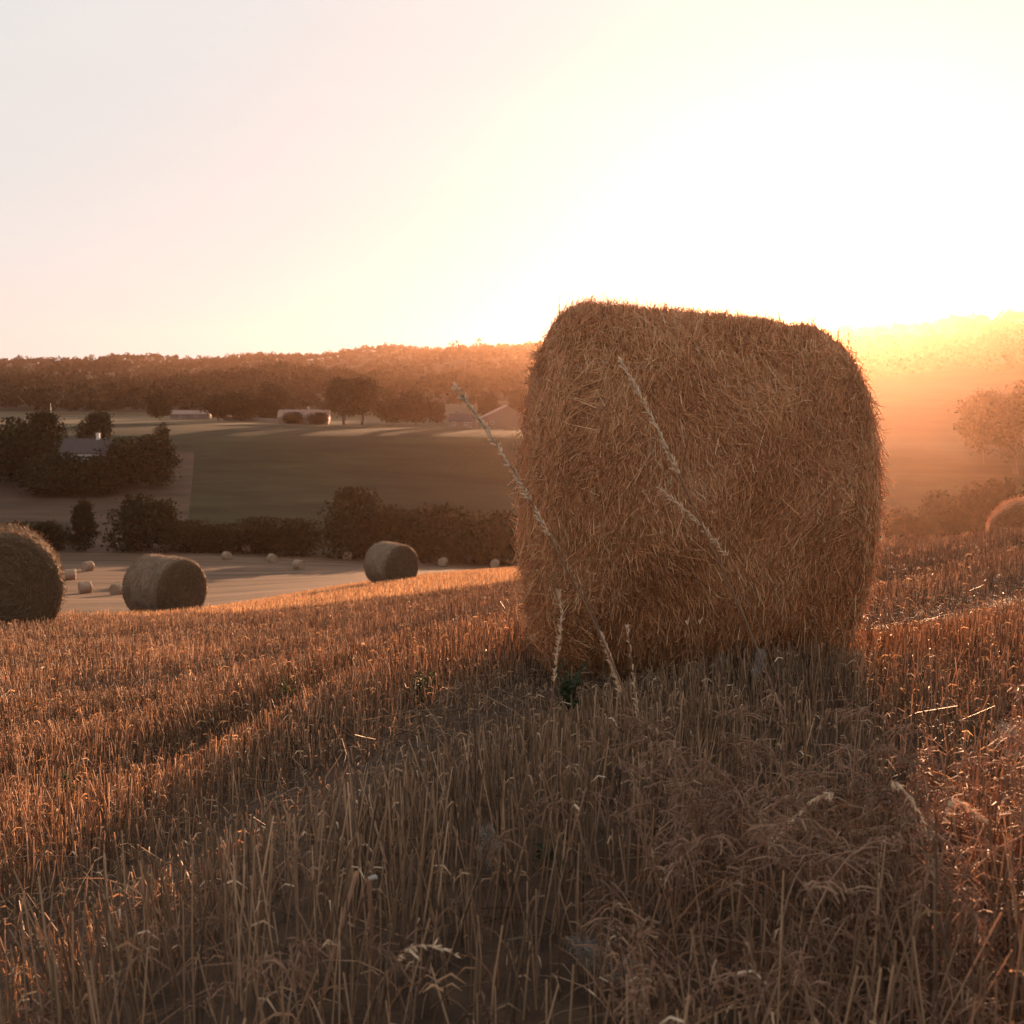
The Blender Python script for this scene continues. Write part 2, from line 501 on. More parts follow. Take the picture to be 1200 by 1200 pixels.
def side_straws(n, w, Rb, rc, taper, rad, lift=.02, fly=.05, lmax=.3, jitter=.45, xr=None, amp=0.0, seed=0.0):
    k = 5
    x0 = rng.uniform(-w, w, n) if xr is None else rng.uniform(xr[0], xr[1], n)
    t0 = rng.uniform(0, 2 * math.pi, n)
    al = rng.normal(0, jitter, n) + math.pi * (rng.random(n) < .5)
    al = al + .55 * np.sin(x0 * 5.1 + 1.7 * np.sin(t0 * 3) + seed) * np.sin(t0 * 4.3 + x0 * 2)
    wild = rng.random(n) < .12
    al[wild] = rng.uniform(0, 2 * math.pi, wild.sum())
    L = rng.uniform(.05, lmax, n) * rng.uniform(.5, 1, n)
    out = rng.exponential(lift, n)
    flyer = rng.random(n) < fly
    depth = rng.uniform(0, .012, n)
    P = np.zeros((n, k, 3))
    for i, s in enumerate(np.linspace(-.5, .5, k)):
        x = x0 + s * L * np.sin(al); t = t0 + s * L * np.cos(al) / Rb
        xc = np.clip(x, -w, w)
        r = profile(xc, w, Rb, rc) - taper * (xc + w) + lumps(xc, t, amp, seed) + .004 - depth + out * (np.abs(s) * 2) ** 2 * .6
        r = r + flyer * (s + .5) * rng.uniform(.005, .05, n)
        P[:, i, 0] = x
        P[:, i, 1] = np.cos(t) * r
        P[:, i, 2] = fl_z(np.sin(t) * r, Rb)
    rr = np.repeat((rad * rng.uniform(.6, 1.4, n))[:, None], k, 1) * np.array([.8, 1, 1, 1, .6])
    return tubes(P, rr, 3, np.clip(rng.beta(1.3, 1.3, n) + .12 * np.sin(x0 * 9 + seed) * np.sin(t0 * 7 + 2 * seed), 0, 1))


def end_straws(n, sgn, w, Rb, rc, dome, taper, rad, lift=.007):
    k = 4
    q = np.sqrt(rng.random(n)) * (Rb - rc * .2); t0 = rng.uniform(0, 2 * math.pi, n)
    y0, z0 = np.cos(t0) * q, np.sin(t0) * q
    al = t0 + math.pi / 2 + rng.normal(0, .6, n)
    L = rng.uniform(.05, .28, n)
    P = np.zeros((n, k, 3))
    out = rng.exponential(lift, n); fly = (rng.random(n) < .04) * rng.uniform(.01, .06, n)
    for i, s in enumerate(np.linspace(-.5, .5, k)):
        y = y0 + np.cos(al) * s * L; z = z0 + np.sin(al) * s * L
        rho = np.sqrt(y * y + z * z) / (Rb - rc)
        x = w + dome * np.sqrt(np.maximum(0, 1 - rho ** 2)) + .004 + out * (abs(s) * 2) ** 2 + fly * (s + .5)
        edge = np.maximum(0, np.minimum(rho * (Rb - rc) - (Rb - rc), rc))
        x = x - (rc - np.sqrt(np.maximum(rc ** 2 - edge ** 2, 0)))
        sc = 1 - (taper * 2 * w / Rb if sgn > 0 else 0)
        P[:, i, 0] = sgn * x; P[:, i, 1] = y * sc; P[:, i, 2] = fl_z(z * sc, Rb)
    return tubes(P, np.repeat((rad * rng.uniform(.6, 1.4, n))[:, None], k, 1), 3, rng.beta(2, 2, n))


def make_bale(loc, yaw, w, Rb, rc, dome, label, nside, nend, rad, group, mats, taper=0.0, tilt=0.0, seed=1, amp=.03, nu=72, nv=26):
    e = empty('round_bale', loc, label, 'hay bale', group, yaw)
    e.rotation_euler = (0, tilt, yaw)
    V, Q, T = bale_body(w, Rb, rc, dome, nu, nv, amp, seed, taper)
    x = V[Q].mean(1)[:, 0]
    lim = w - rc * .35
    side = np.abs(x) <= lim
    for nm, mask, fn in (('rolled_side', side, lambda: side_straws(nside, w, Rb, rc, taper, rad, amp=amp, seed=seed)),
                         ('end_face', x > lim, lambda: end_straws(nend, 1, w, Rb, rc, dome, taper, rad)),
                         ('end_face', x < -lim, lambda: end_straws(nend, -1, w, Rb, rc, dome, taper, rad))):
        q = Q[mask]; used = np.unique(q); inv = np.zeros(len(V), int); inv[used] = np.arange(len(used))
        v2, q2, t2 = merge([(V[used], inv[q], T[used]), fn()])
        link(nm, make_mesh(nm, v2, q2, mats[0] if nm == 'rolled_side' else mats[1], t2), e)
    return e


GB = 'round straw bales on the stubble'
# the big bale
bp = gat(797, 5.05, 790)
BALE_SPOT.append((bp.x, bp.y, .62))
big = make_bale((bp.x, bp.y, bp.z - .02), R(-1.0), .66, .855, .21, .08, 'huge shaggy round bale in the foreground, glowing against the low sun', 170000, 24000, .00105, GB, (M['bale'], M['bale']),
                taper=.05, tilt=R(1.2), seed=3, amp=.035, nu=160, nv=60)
fr = side_straws(1300, .66, .855, .21, .05, .0016, lift=.03, fly=.4, lmax=.2, jitter=.9, amp=.035, seed=3)
fr2 = side_straws(800, .66, .855, .21, .05, .0016, lift=.04, fly=.6, lmax=.34, jitter=.6, amp=.035, seed=3, xr=(-.66, -.56))
fr3 = side_straws(1100, .66, .855, .21, .05, .0016, lift=.04, fly=.6, lmax=.34, jitter=.6, amp=.035, seed=3, xr=(.56, .66))
v, q, t = merge([fr, fr2, fr3])
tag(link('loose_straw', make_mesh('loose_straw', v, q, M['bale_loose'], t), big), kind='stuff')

for px, d, w, Rb, yaw, lab, ns, ne, rad, mt in (
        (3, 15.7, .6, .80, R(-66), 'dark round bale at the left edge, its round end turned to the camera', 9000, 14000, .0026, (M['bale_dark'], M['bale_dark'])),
        (194, 29.8, .74, .87, R(-34), 'pale-sided round bale beside the left edge bale, lying on the crest of the field', 9000, 6000, .0034, (M['bale_pale'], M['bale_dark'])),
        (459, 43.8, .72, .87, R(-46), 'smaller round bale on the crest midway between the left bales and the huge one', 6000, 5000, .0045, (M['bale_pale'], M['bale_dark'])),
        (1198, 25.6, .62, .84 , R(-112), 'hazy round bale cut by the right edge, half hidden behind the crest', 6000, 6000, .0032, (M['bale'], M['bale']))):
    p = gat(px, d, 700)
    BALE_SPOT.append((p.x, p.y, .6))
    make_bale((p.x, p.y, p.z - .03), yaw, w, Rb, .11, .05, lab, ns, ne, rad, GB, mt, seed=px * .013, amp=.02)

# small bales of the far stubble field
FAR = [(95, 640, 100, 'pale tiny bale under the hedge, left of the pointed dark bush'), (103, 669, 60, 'tiny far bale, rightmost of the trio beside the left edge bale'), (83, 679, 15, 'tiny far bale touching the outline of the left edge bale'),
       (100, 695, 35, 'tiny far bale lowest of the trio beside the left edge bale'), (138, 697, 75, 'tiny dark bale peeping out behind the pale-sided bale'),
       (266, 656, -50, 'leftmost of the tiny bales right of the pale-sided bale'), (289, 648, 10, 'tiny bright bale against the dark hedge, farthest of its row'), (319, 659, -60, 'tiny bale third along the far stubble row'),
       (350, 667, -40, 'tiny bale nearest the foot of the far stubble, fourth along the row'), (407, 656, 20, 'tiny bale half sunk behind the crest left of the smaller crest bale'),
       (519, 663, 70, 'tiny round-topped bale just right of the smaller crest bale'), (580, 665, 80, 'reddish tiny bale close to the left flank of the huge bale'),
       (67, 561, 60, 'tiny bale lying on the brown field below the dark trees'), (98, 562, 80, 'larger of the two distant bales below the dark trees')]
for i, (px, py, yaw, lab) in enumerate(FAR):
    p = hit(px, py, 100)
    V, Q, T = bale_body(.68, .78 if i != 13 else 1.2, .05, .015, 28, 12, .028, i * 1.7)
    V2 = [side_straws(500, .68, .78, .05, 0, .01), end_straws(200, 1, .68, .78, .05, .015, 0, .01), end_straws(200, -1, .68, .78, .05, .015, 0, .01)] if i != 13 else []
    V, Q, T = merge([(V, Q, T)] + V2)
    o = tag(link('round_bale', make_mesh('round_bale', V, Q, M['bale_pale'], T)), lab, 'hay bale', 'distant round bales')
    o.location = (p.x, p.y, p.z - .05); o.rotation_euler = (0, 0, R(yaw))

# ------------------------------------------------------------------ build the stubble
v, q, t = merge([stubble(.6, 7, 1050, .12, 3, 3, .0017, .155), stubble(7, 20, 520, .14, 2, 3, .0023, .15), stubble(20, 66, 130, .28, 2, 2, .0045, .14)])
tag(link('stubble', make_mesh('stubble', v, q, M['stubble'], t)), 'rows of cut straw stubble covering the near field', 'stubble', kind='stuff')
v, q, t = merge([litter(.6, 8, 170, .0014), litter(8, 24, 90, .0026)])
tag(link('loose_straw_litter', make_mesh('litter', v, q, M['litter'], t)), 'broken straw lying between the stubble rows', 'straw', kind='stuff')


# ------------------------------------------------------------------ grasses
def bez(p0, p1, p2, k):
    s = np.linspace(0, 1, k)[:, None]
    return (1 - s) ** 2 * p0 + 2 * s * (1 - s) * p1 + s * s * p2


def droop_grass(n, xy, hr, rad, panicle=True):
    """bent dry grasses with loose seed panicles"""
    k = 9
    x, y = xy
    z = ground(x, y)
    P = np.zeros((n, k, 3)); parts = []
    ang = rng.uniform(0, 2 * math.pi, n); H = rng.uniform(hr[0], hr[1], n); D = rng.uniform(.15, .9, n) * H
    dr = rng.uniform(.0, .75, n)
    for i in range(n):
        b = np.array([x[i], y[i], z[i]]); dv = np.array([math.cos(ang[i]), math.sin(ang[i]), 0])
        p1 = b + dv * D[i] * .15 + np.array([0, 0, H[i] * 1.1]); p2 = b + dv * D[i] + np.array([0, 0, H[i] * (1 - dr[i])])
        P[i] = bez(b, p1, p2, k)
    r = np.repeat((rad * rng.uniform(.7, 1.3, n))[:, None], k, 1) * np.linspace(1.2, .5, k)[None]
    tone = rng.beta(2, 2, n)
    parts.append(tubes(P, r, 3, tone))
    if panicle:
        m = 26
        for lo in (0,):
            u = rng.uniform(.62, 1.0, (n, m))
            f = u * (k - 1); i0 = np.minimum(f.astype(int), k - 2); fr_ = (f - i0)[..., None]
            ii = np.arange(n)[:, None]
            base = P[ii, i0] * (1 - fr_) + P[ii, i0 + 1] * fr_
            dv = rng.normal(0, 1, (n, m, 3)) * np.array([.02, .02, .014]) + np.array([0, 0, -.006])
            tip = base + dv * (1.35 - u)[..., None] * 2.0
            mid = (base + tip) / 2 + np.array([0, 0, .006])
            PP = np.stack([base, mid, tip], 2).reshape(-1, 3, 3)
            parts.append(tubes(PP, np.repeat((rad * .9 * rng.uniform(.6, 1.5, n * m))[:, None], 3, 1) * np.array([.5, 1.1, .9]), 3, np.repeat(tone, m) * .7 + .3 * rng.random(n * m)))
    # basal blades
    mb = 3
    bx = np.repeat(x, mb) + rng.normal(0, .02, n * mb); by = np.repeat(y, mb) + rng.normal(0, .02, n * mb); bz = ground(bx, by)
    a2 = rng.uniform(0, 2 * math.pi, n * mb); h2 = rng.uniform(.1, .28, n * mb)
    B = np.zeros((n * mb, 6, 3))
    for i, s in enumerate(np.linspace(0, 1, 6)):
        B[:, i, 0] = bx + np.cos(a2) * h2 * s ** 1.6 * .9; B[:, i, 1] = by + np.sin(a2) * h2 * s ** 1.6 * .9
        B[:, i, 2] = bz + h2 * (s * 1.5 - s * s * .9)
    parts.append(ribbons(B, np.repeat((.004 * rng.uniform(.6, 1.3, n * mb))[:, None], 6, 1) * np.array([1, 1, .9, .7, .45, .1]), rng.beta(2, 2.5, n * mb)))
    return merge(parts)


n1, n2 = 230, 50
y_ = rng.uniform(1.6, 2.6, n1); pxs = 660 + 600 * rng.beta(1.6, 1.0, n1)
xa = (pxs - 600) / F * y_
y2 = rng.uniform(1.5, 2.6, n2); x2 = (rng.uniform(-40, 1240, n2) - 600) / F * y2
v, q, t = merge([droop_grass(n1, (xa, y_), (.16, .46), .0013), droop_grass(n2, (x2, y2), (.12, .3), .0012)])
tag(link('dry_grass', make_mesh('dry_grass', v, q, M['grass'], t)), 'tangled dry grass with drooping seed heads at the front right', 'dry grass', kind='stuff')


def stalk(pts, d, label, rad=.0026, spike=(.0, .35), name='grass_stalk', group='single grass stalks in the foreground', seedlen=.017, nseed=170):
    """a single flowering stalk along picture points (tip first) with its foot on the ground"""
    ctrl = [np.array(at(a, b, dd)) for (a, b), dd in zip(pts, d)]
    foot = ctrl[-1].copy(); foot[2] = gz(foot[0], foot[1]) - .01
    ctrl.append(foot) if ctrl[-1][2] - foot[2] > .04 else ctrl.__setitem__(-1, foot)
    C_ = np.array(ctrl)
    s = np.concatenate([[0], np.cumsum(np.linalg.norm(np.diff(C_, axis=0), axis=1))]); L = s[-1]
    K = 22
    ss = np.linspace(0, L, K)
    path = np.stack([np.interp(ss, s, C_[:, i]) for i in range(3)], 1)
    for _ in range(3):
        path[1:-1] = .25 * path[:-2] + .5 * path[1:-1] + .25 * path[2:]
    e = empty(name, foot, label, 'grass stalk', group)
    pr = path - foot
    vs, qs, ts = tubes(pr[None], (np.linspace(.55, 1.15, K) * rad)[None], 5, np.array([.35]))
    link('stem', make_mesh('stem', vs, qs, M['grass'], ts), e)
    a = rng.uniform(spike[0], spike[1], nseed) * L
    base = np.stack([np.interp(a, ss, pr[:, i]) for i in range(3)], 1)
    tg = nrm(pr[0] - pr[4])
    dirs = nrm(tg * 1.6 + rng.normal(0, .55, (nseed, 3)))
    ln = seedlen * rng.uniform(.6, 1.4, nseed)
    PP = np.stack([base, base + dirs * ln[:, None] * .5, base + dirs * ln[:, None]], 1)
    vs, qs, ts = tubes(PP, np.repeat((rad * .75 * rng.uniform(.7, 1.2, nseed))[:, None], 3, 1) * np.array([.6, 1.2, .2]), 4, rng.random(nseed))
    link('seed_head', make_mesh('seed_head', vs, qs, M['seed'], ts), e)
    return e


stalk([(535, 455), (600, 545), (650, 640), (705, 745), (740, 830), (770, 930)], [2.7] * 6, 'long pale seed stalk leaning across the left flank of the huge bale', rad=.0031)
stalk([(727, 423), (768, 495), (815, 600), (880, 740), (940, 900)], [2.9] * 5, 'long pale seed stalk rising highest before the middle of the huge bale', rad=.0031, spike=(0, .26))
stalk([(772, 572), (820, 612), (862, 660), (900, 760), (930, 850)], [3.2] * 5, 'faint seed stalk bent before the lower middle of the huge bale', rad=.0018, spike=(0, .3))
stalk([(646, 682), (663, 702), (658, 740), (648, 810), (640, 870)], [2.6] * 5, 'short thick stalk with a hooked tip below the left flank of the huge bale', rad=.0022, spike=(.05, .4), seedlen=.014, nseed=110)
stalk([(672, 668), (700, 730), (715, 770), (740, 850)], [2.9] * 4, 'thin straight stalk leaning right at the lower left of the huge bale', rad=.002, spike=(.3, .55))
stalk([(735, 735), (742, 790), (748, 850)], [2.8] * 3, 'short red stalk standing before the foot of the huge bale', rad=.0022, spike=(0, .5), seedlen=.012, nseed=70)
stalk([(806, 730), (812, 790), (815, 880)], [3.2] * 3, 'upright bare stalk, left one of the upright pair below the huge bale', rad=.002, spike=(0, .02), nseed=8)
stalk([(820, 728), (818, 800), (822, 890)], [3.1] * 3, 'upright bare stalk, right one of the upright pair below the huge bale', rad=.002, spike=(0, .02), nseed=8)
stalk([(905, 990), (960, 925), (1000, 925), (985, 1010), (975, 1180)], [2.0] * 5, 'drooping stalk arching left at the bottom right', rad=.0016, spike=(0, .3), seedlen=.014, nseed=70)
stalk([(1090, 990), (1070, 930), (1035, 900), (1055, 960), (1080, 1150)], [1.95] * 5, 'drooping stalk with a sharp arch near the right edge', rad=.0016, spike=(0, .35), seedlen=.014, nseed=70)
stalk([(1150, 960), (1110, 925), (1095, 1010), (1070, 1190)], [1.9] * 4, 'stalk arching towards the right edge at the bottom right', rad=.0016, spike=(0, .3), seedlen=.014, nseed=70)
stalk([(535, 1120), (505, 1105), (470, 1108), (455, 1150), (450, 1200)], [1.75] * 5, 'low bent stalk at the bottom beside the cut straw stem', rad=.0016, spike=(0, .4), seedlen=.012, nseed=60)

# thick cut straw stem in front
a = np.array(at(418, 1022, 1.9)); b = np.array(at(372, 1195, 1.9)); b[2] = gz(b[0], b[1]) - .01
e = empty('cut_straw_stem', b, 'thick pale straw stem cut off near the bottom, leaning right', 'straw stem')
pr = bez(b - b, (a - b) * .5 + np.array([-.004, 0, .003]), a - b, 10)
vs, qs, ts = tubes(pr[None], np.full((1, 10), .0042), 8, np.array([.8]))
link('stem', make_mesh('stem', vs, qs, M['grass'], ts, True), e)
a2 = np.array(at(432, 1030, 1.93)); b2 = np.array(at(436, 1130, 1.93)); b2[2] = gz(b2[0], b2[1])
pr = bez(b2 - b2, (a2 - b2) * .5 + np.array([.004, 0, 0]), a2 - b2, 8)
e2 = empty('cut_straw_stem', b2, 'upright cut straw stem with a bright white cut end', 'straw stem')
vs, qs, ts = tubes(pr[None], np.full((1, 8), .0045), 8, np.array([.5]))
link('stem', make_mesh('stem', vs, qs, M['grass'], ts, True), e2)
vs, qs, ts = tubes(np.stack([pr[-1], pr[-1] + np.array([.012, 0, .004]), pr[-1] + np.array([.016, 0, .003])])[None], np.array([[.004, .0045, .003]]), 8, np.array([.9]))
link('cut_end', make_mesh('cut_end', vs, qs, M['fluff'], ts), e2)


def fluffy(px, py, d, h, w, label, n=320, tall=True):
    top = np.array(at(px, py, d)); b = top.copy(); b[2] = gz(b[0], b[1])
    e = empty('seeding_weed', b, label, 'weed', 'seeding weeds in the foreground')
    pr = bez(np.zeros(3), (top - b) * .5 + rng.normal(0, .012, 3), top - b, 8)
    vs, qs, ts = tubes(pr[None], np.full((1, 8), .0018), 5, np.array([.3]))
    link('stem', make_mesh('stem', vs, qs, M['grass'], ts), e)
    kp = rng.integers(0, 6, n); cen = rng.normal(0, .5, (6, 3)) * np.array([w, w, h * .8]); cen[:, 2] = np.linspace(-h * .6, h * .5, 6)
    g = np.clip(rng.normal(0, 1, (n, 3)), -1.7, 1.7)
    c = (top - b) + cen[kp] + g * np.array([w, w, h * .4]) * .28
    dv = nrm(rng.normal(0, 1, (n, 3)) + np.array([0, 0, .9])) * rng.uniform(.004, .016, n)[:, None]
    PP = np.stack([c - dv, c + rng.normal(0, .0015, (n, 3)), c + dv], 1)
    vs, qs, ts = tubes(PP, np.repeat(rng.uniform(.00025, .0007, n)[:, None], 3, 1), 3, rng.random(n))
    link('seed_fluff', make_mesh('seed_fluff', vs, qs, M['fluff'], ts), e)


fluffy(893, 775, 3.1, .05, .012, 'slim white fluffy spike before the foot of the huge bale', 240)
fluffy(568, 985, 2.2, .05, .022, 'grey woolly weed upright in the middle of the foreground', 160)
fluffy(700, 1120, 1.9, .03, .05, 'broad round grey seed head at the bottom centre', 420)
fluffy(1185, 860, 2.9, .06, .035, 'pinkish bushy seed head at the right edge', 320)


def weed(px, py, d, h, w, label, n=160):
    p = gat(px, d, py)
    e = empty('green_weed', p, label, 'weed', 'small green weeds among the stubble')
    nb = max(2, n // 28); parts = []; L_ = []; D_ = []
    for i in range(nb):
        a = rng.uniform(0, 2 * math.pi); tip = np.array([math.cos(a) * w * rng.uniform(.3, 1.5), math.sin(a) * w * rng.uniform(.3, 1.5), h * rng.uniform(.55, 1.05)])
        path = bez(np.zeros(3), tip * np.array([.3, .3, .8]), tip, 7)
        parts.append(tubes(path[None], np.linspace(.0026, .001, 7)[None], 5, np.array([.4])))
        m = n // nb
        f = rng.uniform(.2, 1, m); q = np.stack([np.interp(f, np.linspace(0, 1, 7), path[:, c]) for c in range(3)], 1)
        b = rng.uniform(0, 2 * math.pi, m)
        L_.append(q); D_.append(np.stack([np.cos(b), np.sin(b), rng.uniform(-.2, .6, m)], 1) * rng.uniform(.02, .05, m)[:, None] * (1.25 - f)[:, None])
    v1, q1, t1 = merge(parts)
    link('stem', make_mesh('stem', v1, q1, M['weed'], t1), e)
    B = np.concatenate(L_); D = np.concatenate(D_)
    P = np.stack([B, B + D * .4 + np.array([0, 0, .002]), B + D * .75, B + D + np.array([0, 0, -.004])], 1)
    wd = np.linalg.norm(D, axis=1)[:, None] * np.array([.08, .42, .34, .03])
    v1, q1, t1 = ribbons(P, wd, np.clip(rng.beta(2, 2, len(B)), 0, 1))
    link('leaves', make_mesh('leaves', v1, q1, M['weed'], t1), e)


weed(668, 845, 3.7, .24, .07, 'green leafy weed standing in the stubble below the left flank of the huge bale', 220)
weed(496, 850, 4.4, .2, .07, 'green weed in the middle left of the stubble')
weed(85, 925, 4.2, .17, .06, 'dark green weed in the stubble at the far left')
weed(338, 838, 5.4, .2, .07, 'low green weed in the stubble below the smaller crest bale')
weed(640, 1050, 2.4, .1, .03, 'small single-leaved green weed at the bottom centre', 20)


# ------------------------------------------------------------------ trees
def crown(h, w, nl, nleaf, lsize, base=.18, pointed=0.0, depth=None):
    lob = []
    for i in range(nl):
        f = rng.uniform(base + .08, .86)
        span = math.sin(math.pi * min(1, max(.05, (f - base) / (1.04 - base))) ** (.8 if not pointed else .55)) if not pointed else (1.05 - f) * 1.1
        a = rng.uniform(0, 2 * math.pi); rr = w * .5 * span * rng.uniform(.25, .78)
        lob.append((math.cos(a) * rr, math.sin(a) * rr * (depth or 1), h * f, w * rng.uniform(.13, .30) * (1 - .3 * pointed * (.4 + f))))
    lob = np.array(lob)
    k = rng.integers(0, nl, nleaf)
    dv = nrm(rng.normal(size=(nleaf, 3))); rad = lob[k, 3] * (rng.uniform(.4, 1.0, nleaf) + rng.exponential(.09, nleaf))
    P = lob[k, :3] + dv * rad[:, None] * np.array([1, 1, .8])
    P[:, 2] = np.clip(P[:, 2], h * base * .6, h)
    lobe_tone = rng.uniform(.15, .75, nl)
    return leaves(P, lsize * rng.uniform(.6, 1.4, nleaf), np.clip(lobe_tone[k] + rng.normal(0, .2, nleaf), 0, 1)), lob


def tree(px, d, hpx, wpx, label, kind='oak', name='broadleaf_tree', group=None, cat='tree', nleaf=6000, base=.18, py=560, sink=0.0):
    p = gat(px, d, py)
    h, w = hpx / F * d, wpx / F * d
    e = empty(name, (p.x, p.y, p.z - sink), label, cat, group)
    pointed = 1.0 if kind == 'pointed' else 0.0
    nl = 46 if kind == 'pointed' else 30 if kind != 'hedge' else 26
    (v, q, t), lob = crown(h, w, nl, nleaf, min(w, h * 1.6) * .036 + .12, base, pointed)
    link('crown', make_mesh('crown', v, q, M['leaf_mid'] if kind == 'light' else M['leaf_dark'], t), e)
    K = 6
    tp = np.zeros((1, K, 3)); tp[0, :, 2] = np.linspace(-.3, h * .72, K); tp[0, 1:, :2] += rng.normal(0, h * .012, (K - 1, 2))
    parts = [tubes(tp, np.linspace(h * .028, h * .006, K)[None], 7, np.array([.5]))]
    for j in rng.choice(len(lob), min(9, len(lob)), False):
        z0 = max(h * base * .8, lob[j, 2] * .55)
        a = np.array([0, 0, z0]); c = lob[j, :3]
        parts.append(tubes(bez(a, a * .4 + c * .6 + np.array([0, 0, -h * .04]), c, 5)[None], np.linspace(h * .011, h * .003, 5)[None], 5, np.array([.5])))
    v, q, t = merge(parts)
    link('trunk', make_mesh('trunk', v, q, M['bark'], t, True), e)
    return e


GT = 'dark trees round the white cottage'
for px, d, hp, wp, lab in ((-45, 285, 74, 95, 'dark spreading tree cut by the left edge, far left of the cottage'), (20, 283, 76, 90, 'broad dark tree at the left end of the clump by the white cottage'), (52, 292, 80, 55, 'tall dark tree close left of the white cottage'),
                           (62, 272, 46, 90, 'low dark tree below the white cottage wall'), (118, 300, 72, 52, 'rounded dark tree crown behind the white cottage chimney'), (112, 272, 43, 80, 'low dark bushy tree in front of the cottage right half'),
                           (148, 284, 56, 70, 'dark tree just right of the white cottage'), (182, 280, 62, 60, 'dark tree at the right end of the cottage clump'), (192, 290, 74, 24, 'slender pointed tree rising from the right end of the cottage clump')):
    tree(px, d, hp, wp, lab, group=GT, base=.05 if hp < 60 else .1)
GH = 'bushes of the valley hedge'
tree(95, 206, 66, 46, 'pointed dark bush in the valley hedge right of the left edge bale', 'pointed', 'bush', GH, 'bush', base=.04)
for px, hp, wp, lab in ((20, 30, 90, 'low bush hidden behind the left edge bale'), (56, 34, 50, 'small bush left of the pointed one'), (164, 66, 90, 'big round dark bush above the pale-sided bale'), (215, 34, 85, 'low bush right of the big round one'), (258, 30, 85, 'lowest stretch of bush in the valley hedge'),
                    (303, 40, 70, 'small rounded bush above the row of tiny bales'), (347, 40, 75, 'small bush left of the broad one'), (412, 80, 105, 'broad tall dark bush left of the smaller crest bale'), (465, 58, 90, 'bush behind the smaller crest bale'), (520, 66, 100, 'dark bush right of the smaller crest bale'),
                    (578, 62, 100, 'reddish bush beside the flank of the huge bale'), (645, 56, 80, 'bush behind the left part of the huge bale'), (1062, 62, 60, 'glowing bush just right of the huge bale'), (1105, 80, 80, 'hazy bush midway between the huge bale and the right edge'), (1160, 96, 90, 'hazy tall bush above the right edge bale'), (1225, 90, 90, 'hazy bush cut by the right edge')):
    tree(px, 207, hp, wp, lab, 'hedge', 'bush', GH, 'bush', base=.02, nleaf=4500, py=620)
GV = 'trees round the valley farms'
for px, d, hp, wp, lab, kd in ((190, 470, 34, 34, 'round dark tree alone at the left of the far strip field', 'oak'), (258, 478, 30, 40, 'left dark tree over the pale farm track', 'oak'), (285, 476, 32, 42, 'middle dark tree over the pale farm track', 'oak'), (312, 480, 26, 34, 'right dark tree over the pale farm track', 'oak'),
                           (404, 452, 62, 44, 'tall oak just right of the long farmhouse', 'light'), (425, 458, 58, 48, 'tall oak, taller twin beside the long farmhouse', 'light'), (345, 446, 14, 26, 'low dark shrub before the long farmhouse', 'light'), (373, 442, 14, 24, 'low shrub at the right of the long farmhouse', 'light'),
                           (462, 462, 30, 40, 'reddish tree between the oaks and the small house', 'light'), (488, 458, 40, 44, 'round reddish tree left of the small house', 'light'), (512, 462, 28, 30, 'small reddish tree close to the small house', 'light'), (572, 470, 36, 34, 'tree behind the barn', 'light'),
                           (610, 466, 44, 44, 'tree at the right end of the barn', 'light'), (322, 520, 46, 40, 'tall tree standing behind the long farmhouse', 'light'),
                           (1150, 330, 88, 60, 'hazy tree left of the tallest one at the right', 'light'), (1190, 320, 112, 80, 'tallest hazy tree at the right edge above the hedge', 'light'), (1240, 330, 90, 80, 'hazy tree cut by the right edge', 'light')):
    tree(px, d, hp, wp, lab, kd, group=GV, base=.16)

# far woods: thousands of crowns nobody could count
def woods(n, d0, d1, tlim, h, per, leaf, clear=None):
    d = np.sqrt(rng.uniform(d0 ** 2, d1 ** 2, n)); t = rng.uniform(-tlim, tlim, n)
    keep = np.ones(n, bool) if clear is None else ~clear(t, d)
    d, t = d[keep], t[keep]; n = len(d); x = t * d
    H = h * np.clip(rng.lognormal(0, .34, n), .55, 1.7); z = ground(x, d)
    dv = nrm(rng.normal(size=(n, per, 3))); dv[..., 2] = np.abs(dv[..., 2]) * 1.0 - .15
    rr = rng.uniform(.6, 1.05, (n, per, 1))
    W = H * rng.uniform(.34, .55, n)
    P = np.stack([x, d, z + H * .45], 1)[:, None] + dv * rr * np.stack([W, W, H * .55], 1)[:, None]
    tn = np.clip(rng.uniform(.0, .75, n)[:, None] + .2 * rough(x / 60, d / 90, 1.0, 3)[:, None] + rng.normal(0, .15, (n, per)), 0, 1).ravel()
    return leaves(P.reshape(-1, 3), leaf * rng.uniform(.6, 1.4, n * per), tn)


def glade(t, d):
    return (np.abs(t + .06) < .05) & (np.abs(d - 640) < 50) | (t > .28) & (d < 760) | (rough(t * 60, d / 40, 1.0, 5) < -.62)


v, q, t = merge([woods(3800, 575, 1150, .66, 11, 60, 2.2, glade), woods(5200, 1150, 2900, .62, 11, 34, 3.6), woods(260, 1400, 1560, .62, 17, 60, 2.4)])
tag(link('woodland', make_mesh('woodland', v, q, M['wood_leaf'], t)), 'wooded hills closing the valley on the horizon', 'woodland', kind='stuff')


# ------------------------------------------------------------------ buildings
def box_bm(bm, x0, x1, y0, y1, z0, z1):
    vs = [bm.verts.new(p) for p in ((x0, y0, z0), (x1, y0, z0), (x1, y1, z0), (x0, y1, z0), (x0, y0, z1), (x1, y0, z1), (x1, y1, z1), (x0, y1, z1))]
    for f in ((0, 3, 2, 1), (4, 5, 6, 7), (0, 1, 5, 4), (1, 2, 6, 5), (2, 3, 7, 6), (3, 0, 4, 7)):
        bm.faces.new([vs[i] for i in f])


def bm_obj(name, bm, mat, parent):
    bmesh.ops.recalc_face_normals(bm, faces=bm.faces)
    me = bpy.data.meshes.new(name); bm.to_mesh(me); bm.free(); me.materials.append(mat)
    return link(name, me, parent)


